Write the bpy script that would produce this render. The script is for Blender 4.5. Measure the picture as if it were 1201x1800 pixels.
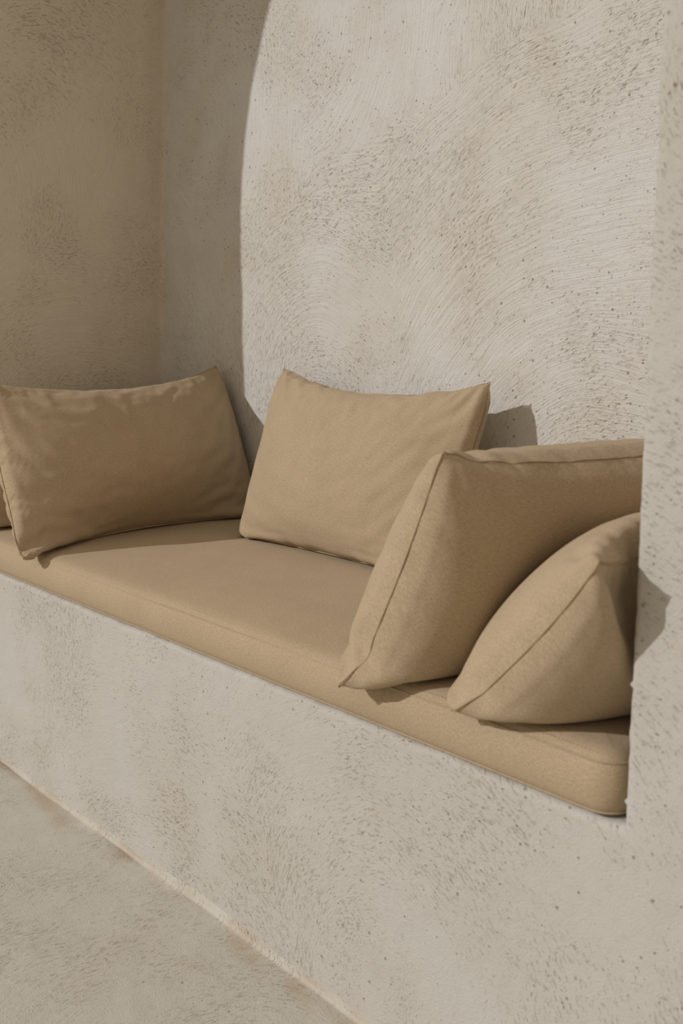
import bpy, bmesh, math
import numpy as np
from mathutils import Vector, Matrix, noise

for o in list(bpy.data.objects):
    bpy.data.objects.remove(o, do_unlink=True)
SC = bpy.context.scene
COL = SC.collection

# ------------------------------------------------------------------ camera
IMG_W, IMG_H, FPX = 1201.0, 1800.0, 1850.0
YAW, PITCH = math.radians(40.8), math.radians(9.4)
cd = bpy.data.cameras.new('camera')
cam = bpy.data.objects.new('camera', cd)
COL.objects.link(cam)
cd.sensor_fit = 'VERTICAL'
cd.sensor_height = 36.0
cd.lens = FPX / IMG_H * 36.0
cam.location = (0.589, -0.896, 0.945)
fwd = Vector((-math.cos(YAW) * math.cos(PITCH), math.sin(YAW) * math.cos(PITCH), -math.sin(PITCH)))
cam.rotation_euler = fwd.to_track_quat('-Z', 'Y').to_euler()
cd.clip_start = 0.02
cd.dof.use_dof = True
cd.dof.focus_distance = 1.95
cd.dof.aperture_fstop = 6.5
SC.camera = cam

# ------------------------------------------------------------------ light
w = bpy.data.worlds.new('world')
SC.world = w
w.use_nodes = True
bg = w.node_tree.nodes['Background']
bg.inputs['Color'].default_value = (1.0, 0.875, 0.72, 1)
bg.inputs['Strength'].default_value = 0.655

SUN_DIR = Vector((0.60, 1.0, -0.60)).normalized()
sd = bpy.data.lights.new('sun', 'SUN')
sd.energy = 2.45
sd.color = (0.98, 0.985, 1.03)
sd.angle = math.radians(0.9)
sun = bpy.data.objects.new('sun', sd)
COL.objects.link(sun)
sun.rotation_euler = SUN_DIR.to_track_quat('-Z', 'Y').to_euler()
sun.location = (-3, -5, 4)

vs = SC.view_settings
vs.view_transform = 'Standard'
vs.look = 'None'
vs.gamma = 1.0
vs.use_curve_mapping = False
vs.exposure = -0.27

# ------------------------------------------------------------------ main sizes (metres)
BENCH = 0.44          # top of the plaster bench
TOP = 0.515           # top of the seat cushion
DEPTH = 0.613         # niche depth
XL = -1.89            # left inner wall
XR = 0.0              # right inner wall
SPRING = 1.57         # arch springing height
RAD = (XR - XL) / 2
XC = (XR + XL) / 2

# ------------------------------------------------------------------ node helpers
class NT:
    def __init__(self, name):
        self.m = bpy.data.materials.new(name)
        self.m.use_nodes = True
        self.t = self.m.node_tree
        self.t.nodes.clear()
    def n(self, kind, **kw):
        nd = self.t.nodes.new(kind)
        for k, v in kw.items():
            setattr(nd, k, v)
        return nd
    def put(self, sock, v):
        if isinstance(v, bpy.types.NodeSocket):
            self.t.links.new(v, sock)
        else:
            sock.default_value = v
    def math(self, op, a, b=0.0, c=None, clamp=False):
        nd = self.n('ShaderNodeMath', operation=op, use_clamp=clamp)
        self.put(nd.inputs[0], a); self.put(nd.inputs[1], b)
        if c is not None: self.put(nd.inputs[2], c)
        return nd.outputs[0]
    def xyz(self, x=0.0, y=0.0, z=0.0):
        nd = self.n('ShaderNodeCombineXYZ')
        for s, v in zip(nd.inputs, (x, y, z)): self.put(s, v)
        return nd.outputs[0]
    def noise(self, vec, scale=1.0, detail=2.0, rough=0.5, dist=0.0, dims='3D'):
        nd = self.n('ShaderNodeTexNoise', noise_dimensions=dims)
        self.put(nd.inputs['Vector'], vec)
        nd.inputs['Scale'].default_value = scale
        nd.inputs['Detail'].default_value = detail
        nd.inputs['Roughness'].default_value = rough
        nd.inputs['Distortion'].default_value = dist
        return nd.outputs['Fac']
    def ramp(self, v, lo, hi, a=0.0, b=1.0, smooth=True):
        nd = self.n('ShaderNodeMapRange', interpolation_type='SMOOTHSTEP' if smooth else 'LINEAR')
        self.put(nd.inputs['Value'], v)
        for k, x in zip(('From Min', 'From Max', 'To Min', 'To Max'), (lo, hi, a, b)):
            self.put(nd.inputs[k], x)
        return nd.outputs['Result']
    def mixf(self, f, a, b):
        nd = self.n('ShaderNodeMix', data_type='FLOAT')
        self.put(nd.inputs[0], f); self.put(nd.inputs[2], a); self.put(nd.inputs[3], b)
        return nd.outputs[0]
    def mixc(self, f, a, b, blend='MIX'):
        nd = self.n('ShaderNodeMix', data_type='RGBA', blend_type=blend)
        self.put(nd.inputs[0], f)
        self.put(nd.inputs[6], a if isinstance(a, bpy.types.NodeSocket) else (*a, 1))
        self.put(nd.inputs[7], b if isinstance(b, bpy.types.NodeSocket) else (*b, 1))
        return nd.outputs[2]
    def finish(self, color, height, rough=0.9, sheen=0.0, spec=0.2):
        b = self.n('ShaderNodeBsdfPrincipled')
        self.put(b.inputs['Base Color'], color)
        self.put(b.inputs['Roughness'], rough)
        b.inputs['Specular IOR Level'].default_value = spec
        if sheen:
            b.inputs['Sheen Weight'].default_value = sheen
            b.inputs['Sheen Roughness'].default_value = 0.5
            b.inputs['Sheen Tint'].default_value = (1.0, 0.9, 0.75, 1)
        if height is not None:
            bp = self.n('ShaderNodeBump')
            bp.inputs['Strength'].default_value = 1.0
            bp.inputs['Distance'].default_value = 1.0
            self.put(bp.inputs['Height'], height)
            self.t.links.new(bp.outputs[0], b.inputs['Normal'])
        o = self.n('ShaderNodeOutputMaterial')
        self.t.links.new(b.outputs[0], o.inputs[0])
        return self.m

def plaster(name, plane, pale, warm, arcs=(), cell=1.5, relief=1.0, pits=1.0, seed=0.0, bands=(), stroke=1.0):
    """Hand-trowelled lime plaster: strokes sweep in arcs round trowel centres,
    coarse sand leaves torn pits along the strokes."""
    T = NT(name)
    co = T.n('ShaderNodeTexCoord').outputs['Object']
    sp = T.n('ShaderNodeSeparateXYZ'); T.put(sp.inputs[0], co)
    ax = {'X': sp.outputs[0], 'Y': sp.outputs[1], 'Z': sp.outputs[2]}
    ax['S'] = T.math('SUBTRACT', sp.outputs[1], sp.outputs[2])       # out along the floor, up the cove
    u, v = ax[plane[0]], ax[plane[1]]
    # uneven hand motion
    wob = T.n('ShaderNodeTexNoise', noise_dimensions='3D')
    T.put(wob.inputs['Vector'], co); wob.inputs['Scale'].default_value = 2.3; wob.inputs['Detail'].default_value = 2
    ws = T.n('ShaderNodeSeparateColor'); T.put(ws.inputs[0], wob.outputs['Color'])
    u2 = T.math('ADD', u, T.math('MULTIPLY', T.math('SUBTRACT', ws.outputs[0], 0.5), 0.10))
    v2 = T.math('ADD', v, T.math('MULTIPLY', T.math('SUBTRACT', ws.outputs[1], 0.5), 0.10))
    uv = T.xyz(u2, v2, 0.0)
    vor = T.n('ShaderNodeTexVoronoi', voronoi_dimensions='2D')
    T.put(vor.inputs['Vector'], T.xyz(T.math('ADD', u2, seed), T.math('ADD', v2, seed * 1.7), 0))
    vor.inputs['Scale'].default_value = cell
    ps = T.n('ShaderNodeSeparateXYZ'); T.put(ps.inputs[0], vor.outputs['Position'])
    cu = T.math('SUBTRACT', T.math('SUBTRACT', ps.outputs[0], seed), 0.12)
    cv = T.math('SUBTRACT', T.math('SUBTRACT', ps.outputs[1], seed * 1.7), 0.22)
    # explicit trowel sweeps override the random ones
    for i, (a, b, r0, r1, ulo, uhi) in enumerate(arcs):
        d = T.math('POWER', T.math('ADD', T.math('POWER', T.math('SUBTRACT', u2, a), 2.0),
                                   T.math('POWER', T.math('SUBTRACT', v2, b), 2.0)), 0.5)
        m = T.math('MULTIPLY', T.math('GREATER_THAN', d, r0), T.math('LESS_THAN', d, r1))
        m = T.math('MULTIPLY', m, T.math('GREATER_THAN', v2, b - 0.12))
        m = T.math('MULTIPLY', m, T.math('MULTIPLY', T.math('GREATER_THAN', u2, ulo), T.math('LESS_THAN', u2, uhi)))
        cu = T.mixf(m, cu, a); cv = T.mixf(m, cv, b)
    du, dv = T.math('SUBTRACT', u2, cu), T.math('SUBTRACT', v2, cv)
    r = T.math('POWER', T.math('ADD', T.math('MULTIPLY', du, du), T.math('MULTIPLY', dv, dv)), 0.5)
    th = T.math('ARCTAN2', dv, du)
    arc = T.math('MULTIPLY', th, T.math('MAXIMUM', r, 0.12))
    sd_ = T.math('MULTIPLY', T.math('ADD', cu, T.math('MULTIPLY', cv, 3.1)), 5.0)
    pol = lambda fr, fa: T.xyz(T.math('MULTIPLY', r, fr), T.math('MULTIPLY', arc, fa), sd_)
    # fine strokes, broad strokes
    s1 = T.noise(pol(330.0, 90.0), 1.0, 3.5, 0.65)
    s3 = T.noise(pol(260.0, 7.0), 1.0, 3.0, 0.65)
    s2 = T.noise(pol(75.0, 9.0), 1.0, 3.0, 0.6)
    zone = T.noise(co, 4.2, 3.0, 0.55)                       # smooth burnished vs. torn zones
    torn = T.ramp(zone, 0.36, 0.60)
    groove = T.ramp(s1, T.mixf(torn, 0.26, 0.33), T.mixf(torn, 0.38, 0.45))                           # 0 in a groove
    grain = T.noise(co, 380.0, 3.0, 0.65)
    lump = T.noise(co, 26.0, 3.0, 0.5)
    big = T.noise(co, 5.0, 2.0, 0.5)
    # pits
    pv = T.n('ShaderNodeTexVoronoi', voronoi_dimensions='3D')
    T.put(pv.inputs['Vector'], pol(250.0, 200.0)); pv.inputs['Scale'].default_value = 1.0
    pr = T.n('ShaderNodeSeparateColor'); T.put(pr.inputs[0], pv.outputs['Color'])
    size = T.math('MULTIPLY', T.math('POWER', T.ramp(pr.outputs[0], 0.73, 1.0, smooth=False), 1.6), T.mixf(torn, 0.22, 0.52))
    pit = T.ramp(T.math('SUBTRACT', T.math('MULTIPLY', size, pits), pv.outputs['Distance']), -0.06, 0.14)
    pv2 = T.n('ShaderNodeTexVoronoi', voronoi_dimensions='3D')
    T.put(pv2.inputs['Vector'], co); pv2.inputs['Scale'].default_value = 70.0
    pr2 = T.n('ShaderNodeSeparateColor'); T.put(pr2.inputs[0], pv2.outputs['Color'])
    size2 = T.math('MULTIPLY', T.math('POWER', T.ramp(pr2.outputs[1], 0.70, 1.0, smooth=False), 2.5), 0.19 * pits)
    pit2 = T.ramp(T.math('SUBTRACT', size2, pv2.outputs['Distance']), -0.02, 0.05)
    pit = T.math('MAXIMUM', pit, pit2)
    # height in metres
    k = relief * 0.001
    h = T.math('MULTIPLY', groove, T.mixf(torn, 0.4 * k, 0.8 * k))
    h = T.math('ADD', h, T.math('MULTIPLY', s2, 1.25 * k * stroke))
    h = T.math('ADD', h, T.math('MULTIPLY', T.ramp(s3, 0.34, 0.62), 0.32 * k * stroke))
    h = T.math('ADD', h, T.math('MULTIPLY', grain, 1.35 * k))
    h = T.math('ADD', h, T.math('MULTIPLY', lump, 2.2 * k))
    h = T.math('ADD', h, T.math('MULTIPLY', big, 7.0 * k))
    h = T.math('SUBTRACT', h, T.math('MULTIPLY', pit, 1.2 * k))
    # colour
    tone = T.noise(co, 3.1, 4.0, 0.6, 0.4)
    c = T.mixc(T.math('ADD', T.math('MULTIPLY', T.ramp(tone, 0.36, 0.70), 0.55), T.math('MULTIPLY', torn, 0.40)), pale, warm)
    peach = T.ramp(T.noise(T.xyz(u2, v2, seed + 7.0), 5.5, 4.0, 0.65), 0.58, 0.80, 0.0, 0.45)
    c = T.mixc(peach, c, (warm[0] * 1.03, warm[1] * 0.93, warm[2] * 0.82))
    for (bv, bw, bc, bs) in bands:                            # a stained joint along the wall
        off = T.math('ABSOLUTE', T.math('SUBTRACT', v2, bv))
        f = T.math('MULTIPLY', T.ramp(off, bw, 0.0), T.ramp(T.noise(co, 7.0, 3.0, 0.6), 0.38, 0.62, 0.0, bs))
        c = T.mixc(f, c, bc)
    c = T.mixc(T.math('MULTIPLY', T.math('SUBTRACT', 1.0, groove), T.mixf(torn, 0.07, 0.13)), c, (0.36, 0.28, 0.19))
    c = T.mixc(T.math('MULTIPLY', pit, 0.68), c, (0.26, 0.185, 0.11))
    return T.finish(c, h, 0.92, spec=0.15)

def fabric(name, dark, light, thread=1150.0):
    """Woven linen-look outdoor cloth; UVs are metres of cloth."""
    T = NT(name)
    uv = T.n('ShaderNodeUVMap', uv_map='UVMap').outputs[0]
    sp = T.n('ShaderNodeSeparateXYZ'); T.put(sp.inputs[0], uv)
    u, v = sp.outputs[0], sp.outputs[1]
    weft = T.noise(T.xyz(T.math('MULTIPLY', u, 300.0), T.math('MULTIPLY', v, thread), 0.0), 1.0, 2.0, 0.6)
    warp = T.noise(T.xyz(T.math('MULTIPLY', u, thread), T.math('MULTIPLY', v, 300.0), 9.0), 1.0, 2.0, 0.6)
    slub = T.noise(T.xyz(T.math('MULTIPLY', u, 130.0), T.math('MULTIPLY', v, 600.0), 4.0), 1.0, 2.0, 0.6)
    cloud = T.noise(uv, 9.0, 3.0, 0.6)
    mixv = T.math('ADD', T.math('MULTIPLY', weft, 0.5), T.math('MULTIPLY', warp, 0.5))
    mixv = T.math('ADD', T.math('MULTIPLY', mixv, 0.75), T.math('MULTIPLY', slub, 0.25))
    f = T.ramp(T.math('ADD', mixv, T.math('MULTIPLY', T.math('SUBTRACT', cloud, 0.5), 0.10)), 0.36, 0.64, smooth=False)
    c = T.mixc(f, dark, light)
    h = T.math('ADD', T.math('MULTIPLY', weft, 0.00022), T.math('MULTIPLY', warp, 0.00022))
    h = T.math('ADD', h, T.math('MULTIPLY', T.noise(uv, 30.0, 3.0, 0.55), 0.0010))
    return T.finish(c, h, 0.95, sheen=0.12, spec=0.1)

def plain(name, col, rough=0.9):
    T = NT(name)
    co = T.n('ShaderNodeTexCoord').outputs['Object']
    c = T.mixc(T.noise(co, 300.0, 2.0), tuple(x * 0.85 for x in col), col)
    return T.finish(c, None, rough, spec=0.1)

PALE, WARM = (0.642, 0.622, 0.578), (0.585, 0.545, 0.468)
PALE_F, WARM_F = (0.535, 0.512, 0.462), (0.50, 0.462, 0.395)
M_BACK = plaster('plaster_back', 'XZ', PALE, WARM, relief=1.0, pits=1.0, seed=2.0, stroke=1.7,
                 arcs=[(-0.46, 0.58, 0.10, 0.92, -1.03, 0.3), (-1.23, 0.80, 0.06, 0.44, -1.7, -0.99)])
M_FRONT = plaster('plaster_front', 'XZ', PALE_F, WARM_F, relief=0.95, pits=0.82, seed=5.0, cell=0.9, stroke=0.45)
M_SIDE = plaster('plaster_side', 'YZ', (0.70, 0.625, 0.515), (0.665, 0.58, 0.455), relief=1.5, pits=0.35, seed=9.0, cell=2.2)
M_VAULT = plaster('plaster_vault', 'XY', PALE, WARM, relief=1.0, pits=0.6, seed=12.0)
M_FLOOR = plaster('plaster_floor', 'XS', (0.555, 0.535, 0.462), (0.535, 0.497, 0.418), relief=0.9, pits=0.8, seed=17.0, cell=1.0, stroke=0.6,
                  bands=[(-0.012, 0.045, (0.46, 0.365, 0.27), 0.75)])
M_PILLOW = fabric('cloth_pillow', (0.312, 0.233, 0.146), (0.528, 0.406, 0.268))
M_SEAT = fabric('cloth_seat', (0.320, 0.238, 0.148), (0.536, 0.412, 0.270))
M_SEAM = plain('seam_thread', (0.40, 0.29, 0.17))
M_STITCH = plain('thread', (0.24, 0.165, 0.09))
M_CORD = fabric('cloth_edge', (0.40, 0.295, 0.185), (0.55, 0.42, 0.28))

# ------------------------------------------------------------------ mesh helpers
def mesh_obj(name, verts, faces, mat, parent=None, uvs=None, smooth=True):
    me = bpy.data.meshes.new(name)
    me.from_pydata([tuple(map(float, p)) for p in verts], [], faces)
    me.update()
    if uvs is not None:
        l = me.uv_layers.new(name='UVMap')
        fl = np.zeros(len(me.loops) * 2, dtype=np.float32)
        fl[:] = np.asarray(uvs, dtype=np.float32).ravel()
        l.data.foreach_set('uv', fl)
    if smooth:
        me.polygons.foreach_set('use_smooth', [True] * len(me.polygons))
    me.materials.append(mat)
    o = bpy.data.objects.new(name, me)
    COL.objects.link(o)
    if parent: o.parent = parent
    return o

def tag(o, label, cat=None, group=None, kind=None):
    o['label'] = label
    if cat: o['category'] = cat
    if group: o['group'] = group
    if kind: o['kind'] = kind
    return o

def grid_faces(nu, nv, base=0, close_u=False, flip=False):
    fs = []
    for j in range(nv - 1):
        for i in range(nu if close_u else nu - 1):
            a = base + j * nu + i; b = base + j * nu + (i + 1) % nu
            c = b + nu; d = a + nu
            fs.append((a, d, c, b) if flip else (a, b, c, d))
    return fs

def n3(x, y, z): return noise.noise(Vector((x, y, z)))
def uneven(a, b, s): return 0.0045 * n3(a * 2.2 + s, b * 2.2, s) + 0.0016 * n3(a * 8 + s, b * 8, s + 3)

# ------------------------------------------------------------------ the setting
# opening outline: along the bench edge, up the right pier, over the arch, down the left
def outline():
    pts = []
    def line(a, b, n):
        for i in range(n): pts.append((a[0] + (b[0] - a[0]) * i / n, a[1] + (b[1] - a[1]) * i / n))
    line((XL, BENCH), (XR, BENCH), 300)
    line((XR, BENCH), (XR, SPRING), 320)
    for i in range(160):
        t = math.pi * i / 160
        pts.append((XC + RAD * math.cos(t), SPRING + RAD * math.sin(t)))
    line((XL, SPRING), (XL, BENCH), 120)
    return pts
OUT = outline()
NO = len(OUT)
def outward(i):
    a, b = Vector(OUT[i - 1]), Vector(OUT[(i + 1) % NO])
    t = (b - a).normalized()
    return Vector((t.y, -t.x))            # points away from the opening
X0, X1, Z0, Z1 = -4.2, 2.6, -0.06, 3.1
def outer(i):
    p = Vector(OUT[i]); x, z = p
    bottom = i < 300; right = 300 <= i < 620; top = 620 <= i < 780
    if bottom: f = (x - XL) / (XR - XL); return Vector((X0 + (X1 - X0) * f, Z0))
    if right: f = (z - BENCH) / (SPRING - BENCH); return Vector((X1, Z0 + (Z1 - 0.4 - Z0) * f))
    if top:
        f = (i - 620) / 160
        per = 0.4 * 2 + (X1 - X0); s = f * per
        if s < 0.4: return Vector((X1, Z1 - 0.4 + s))
        if s < 0.4 + X1 - X0: return Vector((X1 - (s - 0.4), Z1))
        return Vector((X0, Z1 - (s - 0.4 - (X1 - X0))))
    f = (i - 780) / 120
    return Vector((X0, Z1 - 0.4 + (Z0 - Z1 + 0.4) * f))
def wall_front():
    verts = []
    RA = 0.010                              # soft arris
    rings = [('in', 0.05), ('in', 0.03), ('in', RA + .004)] + [('arc', a) for a in (90, 65, 40, 20, 0)]
    for k in (0.006, 0.014, 0.028, 0.05, 0.08, 0.12, 0.17, 0.23, 0.30, 0.39, 0.5, 0.62, 0.75, 0.88, 1.0): rings.append(('out', k))
    for kind, a in rings:
        for i in range(NO):
            p = Vector(OUT[i]); n = outward(i)
            # ragged hand-finished arris
            s = i * 0.37
            j = 0.0014 * n3(p.x * 60, p.y * 60, 1.0) + 0.0022 * n3(p.x * 14, p.y * 14, 4.0)
            spike = max(0.0, n3(p.x * 95 + 9, p.y * 95, 8.0) - 0.38) * 0.020
            if kind == 'in':
                q = p + n * (j * 0.5); y = a
            elif kind == 'arc':
                t = math.radians(a)
                q = p + n * (RA * (1 - math.sin(t)) + j - spike * math.cos(math.radians(abs(a - 40)) * 1.6)); y = RA * (1 - math.cos(t))
            else:
                base = p + n * RA
                q = base.lerp(outer(i), a); y = uneven(q.x, q.y, 1.3) * min(1, a * 12)
            verts.append((q.x, y, q.y))
    faces = grid_faces(NO, len(rings), close_u=True, flip=False)
    return mesh_obj('wall_front', verts, faces, M_FRONT)
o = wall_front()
tag(o, 'pale troweled plaster front wall and pier around the arched niche', 'wall', kind='structure')

def panel(name, fn, nu, nv, mat, flip=False):
    verts = [fn(i / (nu - 1), j / (nv - 1)) for j in range(nv) for i in range(nu)]
    return mesh_obj(name, verts, grid_faces(nu, nv, flip=flip), mat)

def back_fn(u, v):
    x = XL - 0.12 + (XR - XL + 0.24) * u; z = BENCH - 0.08 + (SPRING + RAD + 0.2 - BENCH) * v
    return (x, DEPTH + uneven(x, z, 6.1), z)
tag(panel('wall_back', back_fn, 110, 120, M_BACK), 'sunlit cream plaster back wall of the niche with sweeping trowel arcs', 'wall', kind='structure')

LEFT_ARC = math.radians(55)
def left_path(s):
    """side wall rising into the springing of the vault: (x, z, height factor)"""
    L1 = SPRING - BENCH + 0.05
    L2 = RAD * LEFT_ARC
    d = s * (L1 + L2)
    if d <= L1: return (XL, BENCH - 0.05 + d)
    t = (d - L1) / RAD
    return (XC - RAD * math.cos(t), SPRING + RAD * math.sin(t))
def lean(x, y, z):
    deep = max(0.0, min(1.0, (y - 0.05) / 0.5))
    return 0.05 * deep * min(1.0, max(0.0, (z - 0.9) / 0.67)) ** 1.4
def left_fn(u, v):
    x, z = left_path(v)
    y = 0.012 + (DEPTH + 0.02 - 0.012) * u
    r = 0.010
    f = min(1.0, max(0.0, (y - (DEPTH - r)) / r))
    fil = r * (1 - math.sqrt(max(0.0, 1 - f * f)))       # soft fillet into the back wall
    return (x + lean(x, y, z) + fil + uneven(y, z, 11.0) * min(1, y * 8), y, z)
tag(panel('wall_left', left_fn, 70, 110, M_SIDE, flip=True), 'shaded tan plaster side wall at the far end of the niche', 'wall', kind='structure')
def right_fn(u, v):
    z = BENCH - 0.05 + (SPRING - BENCH + 0.05) * v; y = 0.012 + (DEPTH + 0.02 - 0.012) * u
    return (XR + 0.002 + abs(uneven(y, z, 15.0)) * min(1, y * 8), y, z)
tag(panel('wall_right', right_fn, 30, 50, M_SIDE), 'plaster side wall at the near end of the niche behind the pier', 'wall', kind='structure')
def vault_fn(u, v):
    t = (math.pi - LEFT_ARC) * (1 - u); y = 0.012 + (DEPTH + 0.02) * v
    x = XC + RAD * math.cos(t); z = SPRING + RAD * math.sin(t)
    return (x + lean(x, y, z) * max(0.0, 1 - u * 3), y, z)
tag(panel('ceiling', vault_fn, 90, 24, M_VAULT), 'curved plaster vault closing the arched niche overhead', 'ceiling', kind='structure')
def bench_fn(u, v):
    x = XL - 0.02 + (XR - XL + 0.04) * u; y = 0.012 + (DEPTH + 0.02) * v
    return (x, y, BENCH - 0.002)
tag(panel('trim_1', bench_fn, 60, 20, M_VAULT), 'plaster bench ledge under the long seat cushion', 'bench', kind='structure')

def floor_obj():
    prof = []
    R = 0.007
    prof.append((0.006, R + 0.02)); prof.append((0.0005, R + 0.007))
    for k in range(8):
        t = math.radians(90 * k / 7)
        prof.append((-R * (1 - math.cos(t)) - 0.0015, R * (1 - math.sin(t))))
    y = -R
    for st in [0.02] * 10 + [0.05] * 10 + [0.12] * 8 + [0.5] * 12:
        y -= st; prof.append((y, 0.0))
    xs = list(np.linspace(-7.5, -2.6, 20)) + list(np.linspace(-2.5, 1.2, 150)) + list(np.linspace(1.35, 6.0, 16))
    verts = []
    for (py, pz) in prof:
        for x in xs:
            wv = 0.012 * n3(x * 2.3, 0.4, 2.0) + 0.005 * n3(x * 9, 1.4, 2.0)
            fade = 1.0 if py > -0.2 else 0.0
            dz = wv * (1 if pz > 0 else max(0, 1 + (py + R) / 0.25)) * 1.0
            verts.append((x, py, pz + dz * 0.6 + uneven(x, py, 21.0) * (0 if pz > 0 else 1)))
    return mesh_obj('floor', verts, grid_faces(len(xs), len(prof), flip=False), M_FLOOR)
tag(floor_obj(), 'grey beige troweled plaster floor coved up to the bench wall', 'floor', kind='structure')

# ------------------------------------------------------------------ tube along a path
def tube(name, path, r, mat, parent, closed=False, sides=6):
    P = [Vector(p) for p in path]; n = len(P)
    verts, faces, uvs = [], [], []
    prev = None
    for i in range(n):
        a = P[i - 1] if (i or closed) else P[0]; b = P[(i + 1) % n] if (i < n - 1 or closed) else P[-1]
        t = (b - a)
        t = t.normalized() if t.length > 1e-9 else Vector((1, 0, 0))
        ref = prev if prev is not None else (Vector((0, 0, 1)) if abs(t.z) < 0.9 else Vector((1, 0, 0)))
        s = t.cross(ref)
        if s.length < 1e-6: s = t.cross(Vector((0.3, 1, 0.2)))
        s.normalize(); q = s.cross(t).normalized(); prev = q
        for k in range(sides):
            an = 2 * math.pi * k / sides
            verts.append(P[i] + (s * math.cos(an) + q * math.sin(an)) * r)
    m = n if closed else n - 1
    for i in range(m):
        for k in range(sides):
            a = i * sides + k; b = i * sides + (k + 1) % sides
            c = ((i + 1) % n) * sides + (k + 1) % sides; d = ((i + 1) % n) * sides + k
            faces.append((a, b, c, d))
            uvs += [(i * .006, k * .002), (i * .006, k * .002 + .002), (i * .006 + .006, k * .002 + .002), (i * .006 + .006, k * .002)]
    return mesh_obj(name, verts, faces, mat, parent, uvs)

def dashes(name, path, seg, gap, r, mat, parent):
    """a row of stitches along a path"""
    P = [Vector(p) for p in path]
    L = [0.0]
    for a, b in zip(P, P[1:]): L.append(L[-1] + (b - a).length)
    def at(s):
        s = max(0, min(L[-1], s))
        k = max(0, int(np.searchsorted(L, s)) - 1); k = min(k, len(P) - 2)
        d = L[k + 1] - L[k]
        return P[k].lerp(P[k + 1], (s - L[k]) / d if d else 0)
    verts, faces = [], []
    s = 0.0
    while s + seg < L[-1]:
        a, b = at(s), at(s + seg); t = (b - a).normalized()
        x = t.cross(Vector((0, 0, 1)))
        x = x.normalized() if x.length > 1e-3 else Vector((1, 0, 0))
        y = x.cross(t).normalized()
        base = len(verts)
        for p, rr in ((a, r * .6), (a.lerp(b, .5), r), (b, r * .6)):
            for k in range(4):
                an = math.pi / 2 * k
                verts.append(p + (x * math.cos(an) + y * math.sin(an)) * rr)
        for i in range(2):
            for k in range(4):
                faces.append((base + i * 4 + k, base + i * 4 + (k + 1) % 4, base + i * 4 + 4 + (k + 1) % 4, base + i * 4 + 4 + k))
        faces.append((base, base + 3, base + 2, base + 1)); faces.append((base + 8, base + 9, base + 10, base + 11))
        s += seg + gap
    return mesh_obj(name, verts, faces, mat, parent)

# ------------------------------------------------------------------ seat cushion
SX0, SX1, SY0, SY1 = XL + 0.008, -0.009, -0.003, DEPTH - 0.012
def seat_section():
    """(inset, height) round the cushion edge from the underside to the top"""
    H = TOP - BENCH - 0.001
    pts = [(0.05, 0.0), (0.02, 0.0), (0.008, 0.002), (0.003, 0.006), (0.0, 0.014), (-0.003, H * .35), (-0.003, H * .55), (-0.001, H - 0.022),
           (0.002, H - 0.014), (0.007, H - 0.0075), (0.014, H - 0.0035), (0.026, H - 0.0008), (0.06, H + 0.0015), (0.14, H + 0.003)]
    return pts
def seat_sag(x, y):
    return 0.0016 * n3(x * 3.0, y * 3.0, 31.0) + 0.0008 * n3(x * 9, y * 9, 35.0)
def seat_loop(inset, n_long=190, n_short=60, rc=0.032, n_arc=8):
    x0, x1, y0, y1 = SX0 + inset, SX1 - inset, SY0 + inset, SY1 - inset
    r = max(0.004, rc - inset)
    pts = []
    def seg(a, b, n):
        for i in range(n): pts.append((a[0] + (b[0] - a[0]) * i / n, a[1] + (b[1] - a[1]) * i / n))
    def arc(cx, cy, t0):
        for i in range(n_arc):
            t = t0 + math.pi / 2 * i / n_arc
            pts.append((cx + r * math.cos(t), cy + r * math.sin(t)))
    seg((x0 + r, y0), (x1 - r, y0), n_long); arc(x1 - r, y0 + r, -math.pi / 2)
    seg((x1, y0 + r), (x1, y1 - r), n_short); arc(x1 - r, y1 - r, 0)
    seg((x1 - r, y1), (x0 + r, y1), n_long); arc(x0 + r, y1 - r, math.pi / 2)
    seg((x0, y1 - r), (x0, y0 + r), n_short); arc(x0 + r, y0 + r, math.pi)
    return pts
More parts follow.
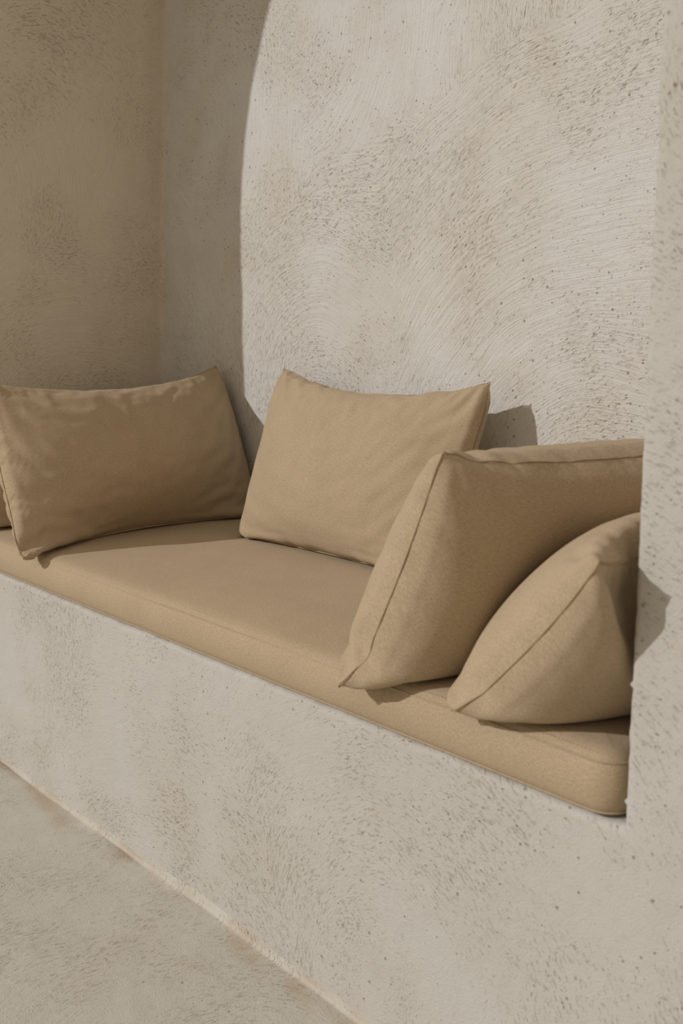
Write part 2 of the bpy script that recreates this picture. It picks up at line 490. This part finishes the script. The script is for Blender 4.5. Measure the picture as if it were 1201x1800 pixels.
def build_seat():
    root = bpy.data.objects.new('seat_cushion', None); COL.objects.link(root)
    root.location = ((SX0 + SX1) / 2, (SY0 + SY1) / 2, BENCH)
    off = Vector(root.location)
    sec = seat_section()
    rings = [(seat_loop(i), h) for i, h in sec]
    n = len(rings[0][0])
    verts, uvring = [], []
    cum = 0.0
    per = [0.0]
    b = rings[5][0]
    for i in range(1, n): per.append(per[-1] + math.dist(b[i], b[i - 1]))
    for k, (lp, h) in enumerate(rings):
        for i, (x, y) in enumerate(lp):
            f = h / (TOP - BENCH)
            bulge = 0.0025 * n3(x * 2.2, y * 2.2, 40 + f) * (1 if 0.1 < f < 0.9 else 0.3)
            dz = seat_sag(x, y) * min(1, f)
            yy = y + (bulge if y < 0.1 else 0)
            # cloth gathers a little near the front edge
            verts.append((x, yy, BENCH + 0.001 + h + dz))
    faces = grid_faces(n, len(rings), close_u=True)
    uvs = []
    sdist = [0.0]
    for k in range(1, len(sec)): sdist.append(sdist[-1] + math.dist(sec[k], sec[k - 1]))
    per.append(per[-1] + 0.01)
    for j in range(len(rings) - 1):
        for i in range(n):
            uvs += [(per[i], sdist[j]), (per[i + 1], sdist[j]), (per[i + 1], sdist[j + 1]), (per[i], sdist[j + 1])]
    # top sheet: a grid inside the last ring, bridged by a triangle-free rim
    last = (len(rings) - 1) * n
    lp = rings[-1][0]
    bm_top = []
    x0, x1 = SX0 + 0.14, SX1 - 0.14; y0, y1 = SY0 + 0.14, SY1 - 0.14
    # fill ring by shrinking towards the middle line
    steps = 8
    prev = last
    ym = (y0 + y1) / 2
    for s in range(1, steps + 1):
        f = s / steps
        base = len(verts)
        for i, (x, y) in enumerate(lp):
            yy = y + (ym - y) * f
            verts.append((x, yy, BENCH + 0.001 + sec[-1][1] + seat_sag(x, yy)))
        for i in range(n):
            a, b2 = prev + i, prev + (i + 1) % n; c, d = base + (i + 1) % n, base + i
            faces.append((a, b2, c, d))
            for q in (a, b2, c, d): uvs.append((verts[q][0], verts[q][1] + 3.0))
        prev = base
    verts = [Vector(p) - off for p in verts]
    body = mesh_obj('cushion_cover', verts, faces, M_SEAT, root, uvs)
    # top seam all round, bottom seam, stitches
    H = TOP - BENCH
    top_path = [(x, y + (0.0025 * n3(x * 2.2, y * 2.2, 40 + .9) * .3 if y < .1 else 0), TOP - 0.0135 + seat_sag(x, y)) for x, y in seat_loop(0.0025)]
    tube('top_seam', [Vector(p) - off for p in top_path], 0.0011, M_SEAT, body, closed=True)
    low = [(x, y, BENCH + 0.0055) for x, y in seat_loop(0.0028)]
    tube('bottom_seam', [Vector(p) - off for p in low], 0.0014, M_SEAT, body, closed=True)
    st = [(x, y, TOP - 0.0062 + seat_sag(x, y)) for x, y in seat_loop(0.0102)][:205]
    dashes('stitching', [Vector(p) - off for p in st], 0.0034, 0.0018, 0.0006, M_STITCH, body)['kind'] = 'stuff'
    tag(root, 'long tan linen box cushion lying along the plaster bench', 'seat cushion')
    return root
build_seat()

# ------------------------------------------------------------------ pillows: two sheets of cloth sewn together and filled
class Pillow:
    def __init__(self, corners, thick=0.078, nu=53, nv=37, seed=1, ex=0.035, ey=0.09, full=1.0, slack=1.006, rc=0.03, fat=0.35, fat_low=None, bow=None):
        self.nu, self.nv = nu, nv
        bl, br, tr, tl = [np.array(c, float) for c in corners]
        self.pins = np.array([bl, br, tr, tl])
        W = (np.linalg.norm(br - bl) + np.linalg.norm(tr - tl)) / 2
        H = (np.linalg.norm(tl - bl) + np.linalg.norm(tr - br)) / 2
        self.W, self.H = W, H
        # grid lines crowd towards the seams where the cloth turns over
        def crowd(n):
            t = np.linspace(-1, 1, n)
            return 0.55 * t + 0.45 * np.sin(t * np.pi / 2)
        S, Tt = np.meshgrid(crowd(nu), crowd(nv))
        cx = S * (1 - ex * (1 - Tt ** 2)); cy = Tt * (1 - ey * (1 - S ** 2))
        # corners are sewn round
        rs, rt = rc / (W / 2), rc / (H / 2)
        aa = np.clip((np.abs(S) - 1 + rs) / rs, 0, 1); bb = np.clip((np.abs(Tt) - 1 + rt) / rt, 0, 1)
        cx -= np.sign(S) * rs * aa * (1 - np.sqrt(1 - bb ** 2 / 2)); cy -= np.sign(Tt) * rt * bb * (1 - np.sqrt(1 - aa ** 2 / 2))
        U, V = (cx + 1) / 2, (cy + 1) / 2
        P = ((1 - U) * (1 - V))[..., None] * bl + (U * (1 - V))[..., None] * br + (U * V)[..., None] * tr + ((1 - U) * V)[..., None] * tl
        if bow is not None: P = P + ((1 - S ** 2) * np.clip(-Tt, 0, 1) ** 2)[..., None] * np.array(bow)
        nrm = np.cross(br - bl, tl - bl); nrm /= np.linalg.norm(nrm)
        prof = np.clip((1 - S ** 2), 0, 1) ** fat * np.clip((1 - Tt ** 2), 0, 1) ** np.where(Tt < 0, fat_low or fat, fat)
        prof *= 0.80 + 0.20 * (1 - S ** 4) * (1 - Tt ** 4)
        rng = np.random.RandomState(seed)
        inner = prof > 1e-4
        A = P + nrm * (thick * prof + 0.0015 * rng.randn(nv, nu) * inner)[..., None]
        B = P - nrm * (thick * prof + 0.0015 * rng.randn(nv, nu) * inner)[..., None]
        F = np.arange(nu * nv).reshape(nv, nu)
        G = F.copy(); G[1:-1, 1:-1] = nu * nv + np.arange((nu - 2) * (nv - 2)).reshape(nv - 2, nu - 2)
        self.F, self.G = F, G
        self.P = np.vstack([A.reshape(-1, 3), B[1:-1, 1:-1].reshape(-1, 3)])
        self.corner_idx = np.array([F[0, 0], F[0, -1], F[-1, -1], F[-1, 0]])
        self.pins = self.P[self.corner_idx].copy()
        smooth = np.vstack([(P + nrm * (thick * prof)[..., None]).reshape(-1, 3), (P - nrm * (thick * prof)[..., None])[1:-1, 1:-1].reshape(-1, 3)])
        self.rest_shape = smooth
        self.slack = slack
        self.groups = []
        for Sx in (F, G):
            for k in (0, 1):
                self.add(Sx[:, k:-1:2], Sx[:, k + 1::2], slack, 1.0)
                self.add(Sx[k:-1:2, :], Sx[k + 1::2, :], slack, 1.0)
                self.add(Sx[k:-1:2, :-1], Sx[k + 1::2, 1:], slack, 0.35)
                self.add(Sx[k:-1:2, 1:], Sx[k + 1::2, :-1], slack, 0.35)
            for k in range(4):
                self.add(Sx[:, k:-2:4], Sx[:, k + 2::4], 1.0, 0.12)
                self.add(Sx[k:-2:4, :], Sx[k + 2::4, :], 1.0, 0.12)
        tri = []
        for Sx, fl in ((F, False), (G, True)):
            a, b, c, d = Sx[:-1, :-1].ravel(), Sx[:-1, 1:].ravel(), Sx[1:, 1:].ravel(), Sx[1:, :-1].ravel()
            if fl: tri += [np.stack([a, c, b], 1), np.stack([a, d, c], 1)]
            else: tri += [np.stack([a, b, c], 1), np.stack([a, c, d], 1)]
        self.T = np.vstack(tri)
        self.V0 = self.grad()[0] * full
    def add(self, I, J, rest, k):
        n = min(I.shape[0], J.shape[0]); m = min(I.shape[1], J.shape[1])
        I, J = I[:n, :m].ravel(), J[:n, :m].ravel()
        L = np.linalg.norm(self.rest_shape[I] - self.rest_shape[J], axis=1) * rest
        self.groups.append((I, J, L, k))
    def grad(self):
        P, T = self.P, self.T
        a, b, c = P[T[:, 0]], P[T[:, 1]], P[T[:, 2]]
        N = np.zeros_like(P)
        cr = [np.cross(b, c), np.cross(c, a), np.cross(a, b)]
        vol = np.einsum('ij,ij->i', a, cr[0]).sum() / 6
        for q in range(3):
            for ax in range(3):
                N[:, ax] += np.bincount(T[:, q], cr[q][:, ax] / 6, minlength=len(P))
        return vol, N
    def normals(self):
        P, T = self.P, self.T
        f = np.cross(P[T[:, 1]] - P[T[:, 0]], P[T[:, 2]] - P[T[:, 0]])
        N = np.zeros_like(P)
        for q in range(3):
            for ax in range(3):
                N[:, ax] += np.bincount(T[:, q], f[:, ax], minlength=len(P))
        return N / (np.linalg.norm(N, axis=1, keepdims=True) + 1e-12)
    def solve(self, collide, others=(), steps=56, iters=6, grav=0.0001, pin=0.7):
        prev = self.P.copy()
        other = [(o.P, o.normals()) for o in others]
        near = None
        for s in range(steps):
            P = self.P
            vel = (P - prev) * 0.82
            prev = P.copy()
            P += vel; P[:, 2] -= grav
            goal = self.V0
            if other and s % 4 == 0:
                near = []
                for Q, N in other:
                    d2 = (P * P).sum(1)[:, None] + (Q * Q).sum(1)[None] - 2 * P @ Q.T
                    nn = d2.argmin(1)
                    near.append((nn, d2[np.arange(len(P)), nn] < 0.05 ** 2))
            for it in range(iters):
                if it % 2 == 0:
                    vol, g = self.grad()
                    P += g * (0.7 * (goal - vol) / ((g * g).sum() + 1e-12))
                for I, J, rest, k in self.groups:
                    d = P[J] - P[I]
                    L = np.sqrt(np.einsum('ij,ij->i', d, d)) + 1e-9
                    d *= (0.5 * k * (L - rest) / L)[:, None]
                    P[I] += d; P[J] -= d
                P[self.corner_idx] += (self.pins - P[self.corner_idx]) * pin
                if near:
                    for (Q, N), (nn, close) in zip(other, near):
                        dist = np.einsum('ij,ij->i', P - Q[nn], N[nn]) - 0.004
                        hit = (dist < 0) & close
                        P[hit] -= N[nn][hit] * dist[hit][:, None]
                collide(P)
            self.P = P
        # relax the finest cloth noise
        nb = np.zeros_like(self.P); ct = np.zeros(len(self.P))
        for I, J, rest, k in self.groups:
            if k == 1.0:
                np.add.at(nb, I, self.P[J]); np.add.at(nb, J, self.P[I]); np.add.at(ct, I, 1); np.add.at(ct, J, 1)
        self.P += 0.25 * (nb / ct[:, None] - self.P)
        return self
    def build(self, name, label, group, zip_edge=True, cat='pillow', pucker=(1, 1, 1, 1)):
        nu, nv = self.nu, self.nv
        root = bpy.data.objects.new(name, None); COL.objects.link(root)
        base = Vector((float(self.P[:, 0].mean()), float(self.P[:, 1].mean()), float(self.P[:, 2].min())))
        root.location = base
        tag(root, label, cat, group)
        def up(A):                                       # cubic refinement along axis 0
            E = np.concatenate([2 * A[:1] - A[1:2], A, 2 * A[-1:] - A[-2:-1]])
            mid = (-E[:-3] + 9 * E[1:-2] + 9 * E[2:-1] - E[3:]) / 16
            out = np.zeros((2 * A.shape[0] - 1,) + A.shape[1:]); out[::2] = A; out[1::2] = mid
            return out
        sheets = []
        mu, mv = 2 * nu - 1, 2 * nv - 1
        cu, cv = np.meshgrid(np.linspace(0, self.W, mu), np.linspace(0, self.H, mv))
        for S, sg in ((self.F, 1), (self.G, -1)):
            A = up(up(self.P[S]).transpose(1, 0, 2)).transpose(1, 0, 2)
            gu = np.gradient(A, axis=1); gv = np.gradient(A, axis=0)
            N = np.cross(gu, gv); N /= np.linalg.norm(N, axis=2, keepdims=True) + 1e-12
            N *= sg
            disp = np.zeros(cu.shape)
            for e, (d, al) in enumerate(((cv, cu), (self.W - cu, cv), (self.H - cv, cu), (cu, cv))):   # bottom, right, top, left
                if not pucker[e]: continue
                reach = 0.016 + 0.014 * abs(pucker[e])
                fade = np.exp(-d / reach) * np.clip(d / 0.006, 0, 1)
                wv = np.array([[n3(al[j, i] * 42 + d[j, i] * 14, d[j, i] * 7, e * 7.7 + sg * 3 + base.x * 9) for i in range(mu)] for j in range(mv)])
                if pucker[e] > 2: wv = 0.35 - 1.1 * np.exp(-(wv / 0.16) ** 2)      # sharp creases
                disp += 0.0042 * min(pucker[e], 1.5) * fade * wv
            soft = np.array([[n3(cu[j, i] * 9, cv[j, i] * 9, sg * 5 + base.x * 13) for i in range(mu)] for j in range(mv)])
            disp += 0.0022 * soft * np.clip(np.minimum(np.minimum(cu, self.W - cu), np.minimum(cv, self.H - cv)) / 0.06, 0, 1)
            A = A + N * disp[..., None]
            sheets.append(A)
        idF = np.arange(mu * mv).reshape(mv, mu)
        idG = idF.copy(); idG[1:-1, 1:-1] = mu * mv + np.arange((mu - 2) * (mv - 2)).reshape(mv - 2, mu - 2)
        pts = np.vstack([sheets[0].reshape(-1, 3), sheets[1][1:-1, 1:-1].reshape(-1, 3)])
        pts[:, 2] = np.where((pts[:, 1] > SY0 - 0.009) & (pts[:, 2] < TOP + 0.0045) & (pts[:, 2] > TOP - 0.03), TOP + 0.0045, pts[:, 2])
        du, dv = self.W / (mu - 1), self.H / (mv - 1)
        faces, uvs = [], []
        for S, fl, off in ((idF, False, 0.0), (idG, True, 2.0)):
            for j in range(mv - 1):
                for i in range(mu - 1):
                    q = [(j, i), (j, i + 1), (j + 1, i + 1), (j + 1, i)]
                    if fl: q = q[::-1]
                    faces.append(tuple(int(S[a, b]) for a, b in q))
                    uvs += [(b * du + off, a * dv) for a, b in q]
        verts = [Vector(p) - base for p in pts]
        cover = mesh_obj('cover', verts, faces, M_PILLOW, root, uvs)
        md = cover.modifiers.new('smooth', 'SUBSURF'); md.levels = 1; md.render_levels = 1
        du = self.W / (nu - 1)
        F = self.F
        loop = list(F[0, :-1]) + list(F[:-1, -1]) + list(F[-1, :0:-1]) + list(F[:0:-1, 0])
        N = self.normals()
        ring = [Vector(p) - base for p in np.concatenate([sheets[0][0, :-1], sheets[0][:-1, -1], sheets[0][-1, :0:-1], sheets[0][:0:-1, 0]])]
        # sewn edge: a narrow welt that stands a little proud
        tube('seam', ring, 0.0009, M_SEAM, cover, closed=True)
        if zip_edge:                                     # the lapped zip along the underside
            path = []
            for i in range(6, nu - 4):
                p = self.P[F[0, i]]; q = self.P[F[1, i]]
                d = (p - q) / (np.linalg.norm(p - q) + 1e-9)
                path.append((p, d))
            vv, ff, uu = [], [], []
            for k, (p, d) in enumerate(path):
                lip = 0.003 + 0.0015 * n3(k * .3, 3.3, base.x)
                up = np.array([0, 0, 0.0012])
                for a in (p - d * .002 + up, p + d * lip + up, p + d * lip - up, p - d * .002 - up):
                    if a[1] > SY0 - 0.009: a[2] = max(a[2], TOP + 0.0045)
                    vv.append(Vector(a) - base)
            for k in range(len(path) - 1):
                for e in range(4):
                    a = k * 4 + e; b = k * 4 + (e + 1) % 4
                    ff.append((a, b, b + 4, a + 4)); uu += [(k * du, 0), (k * du, .006), (k * du + du, .006), (k * du + du, 0)]
            mesh_obj('zip_flap', vv, ff, M_CORD, cover, uu)
        return root

def planes(zmin=TOP + 0.0055, ymax=DEPTH - 0.008, xmin=None, xmax=None):
    def f(P):
        inn = P[:, 1] > SY0 - 0.009
        lift = inn & (P[:, 2] < zmin) & (P[:, 2] > zmin - 0.06)
        P[lift, 2] = zmin
        P[:, 1] = np.minimum(P[:, 1], ymax)
        # cloth hanging over the front stays off the seat's face
        hang = (~inn) & (P[:, 2] < zmin)
        if xmin is not None: P[:, 0] = np.maximum(P[:, 0], xmin)
        if xmax is not None:
            r = (P[:, 1] > -0.004) & (P[:, 0] > xmax); P[r, 0] = xmax
    return f

G1 = 'tan scatter pillows along the bench'
p2 = Pillow([(-1.270, 0.412, 0.524), (-0.685, 0.412, 0.524), (-0.660, 0.550, 0.883), (-1.283, 0.545, 0.896)], seed=2, ey=0.15, thick=0.082, rc=0.042)
p2.solve(planes())
p0 = Pillow([(-1.70, 0.0, 0.530), (-1.69, 0.57, 0.530), (-1.76, 0.580, 0.852), (-1.82, 0.0, 0.83)], seed=5)
p0.solve(planes(xmin=XL + 0.012))
p1 = Pillow([(-1.352, -0.044, 0.516), (-1.440, 0.594, 0.526), (-1.612, 0.597, 0.890), (-1.588, -0.016, 0.870)], seed=3, ex=0.0, ey=0.17, thick=0.084, fat_low=0.5, bow=(-0.06, 0.0, 0.0))
p1.solve(planes(), others=[p0])
p4 = Pillow([(-0.26, 0.55, 0.530), (-0.228, -0.034, 0.516), (0.013, -0.078, 0.746), (-0.02, 0.53, 0.735)], seed=7, ey=0.04, ex=0.02, thick=0.090, rc=0.036)
p4.solve(planes(xmax=-0.006))
p3 = Pillow([(-0.43, 0.54, 0.530), (-0.400, -0.058, 0.494), (-0.236, -0.036, 0.830), (-0.195, 0.560, 0.818)], seed=8, ey=0.02, ex=0.02, thick=0.098, rc=0.034)
p3.solve(planes(), others=[p4])
p2.build('throw_pillow', 'tan pillow propped upright against the sunlit back wall at the middle', G1, pucker=(1, .6, 1.6, .4))
p1.build('throw_pillow', 'shaded tan pillow at the left, its front corner hanging over the seat edge', G1, pucker=(1, .6, .3, 2.6))
p0.build('throw_pillow', 'tan pillow mostly hidden behind the left pillow against the shaded side wall', G1, zip_edge=False)
p3.build('throw_pillow', 'tan pillow near the right whose lower corner overhangs the seat front', G1, zip_edge=False, pucker=(.8, 1.2, .8, .8))
p4.build('throw_pillow', 'slumped tan pillow nearest the camera, partly hidden by the right pier', G1, zip_edge=False, pucker=(.8, 1, 1.4, .8))
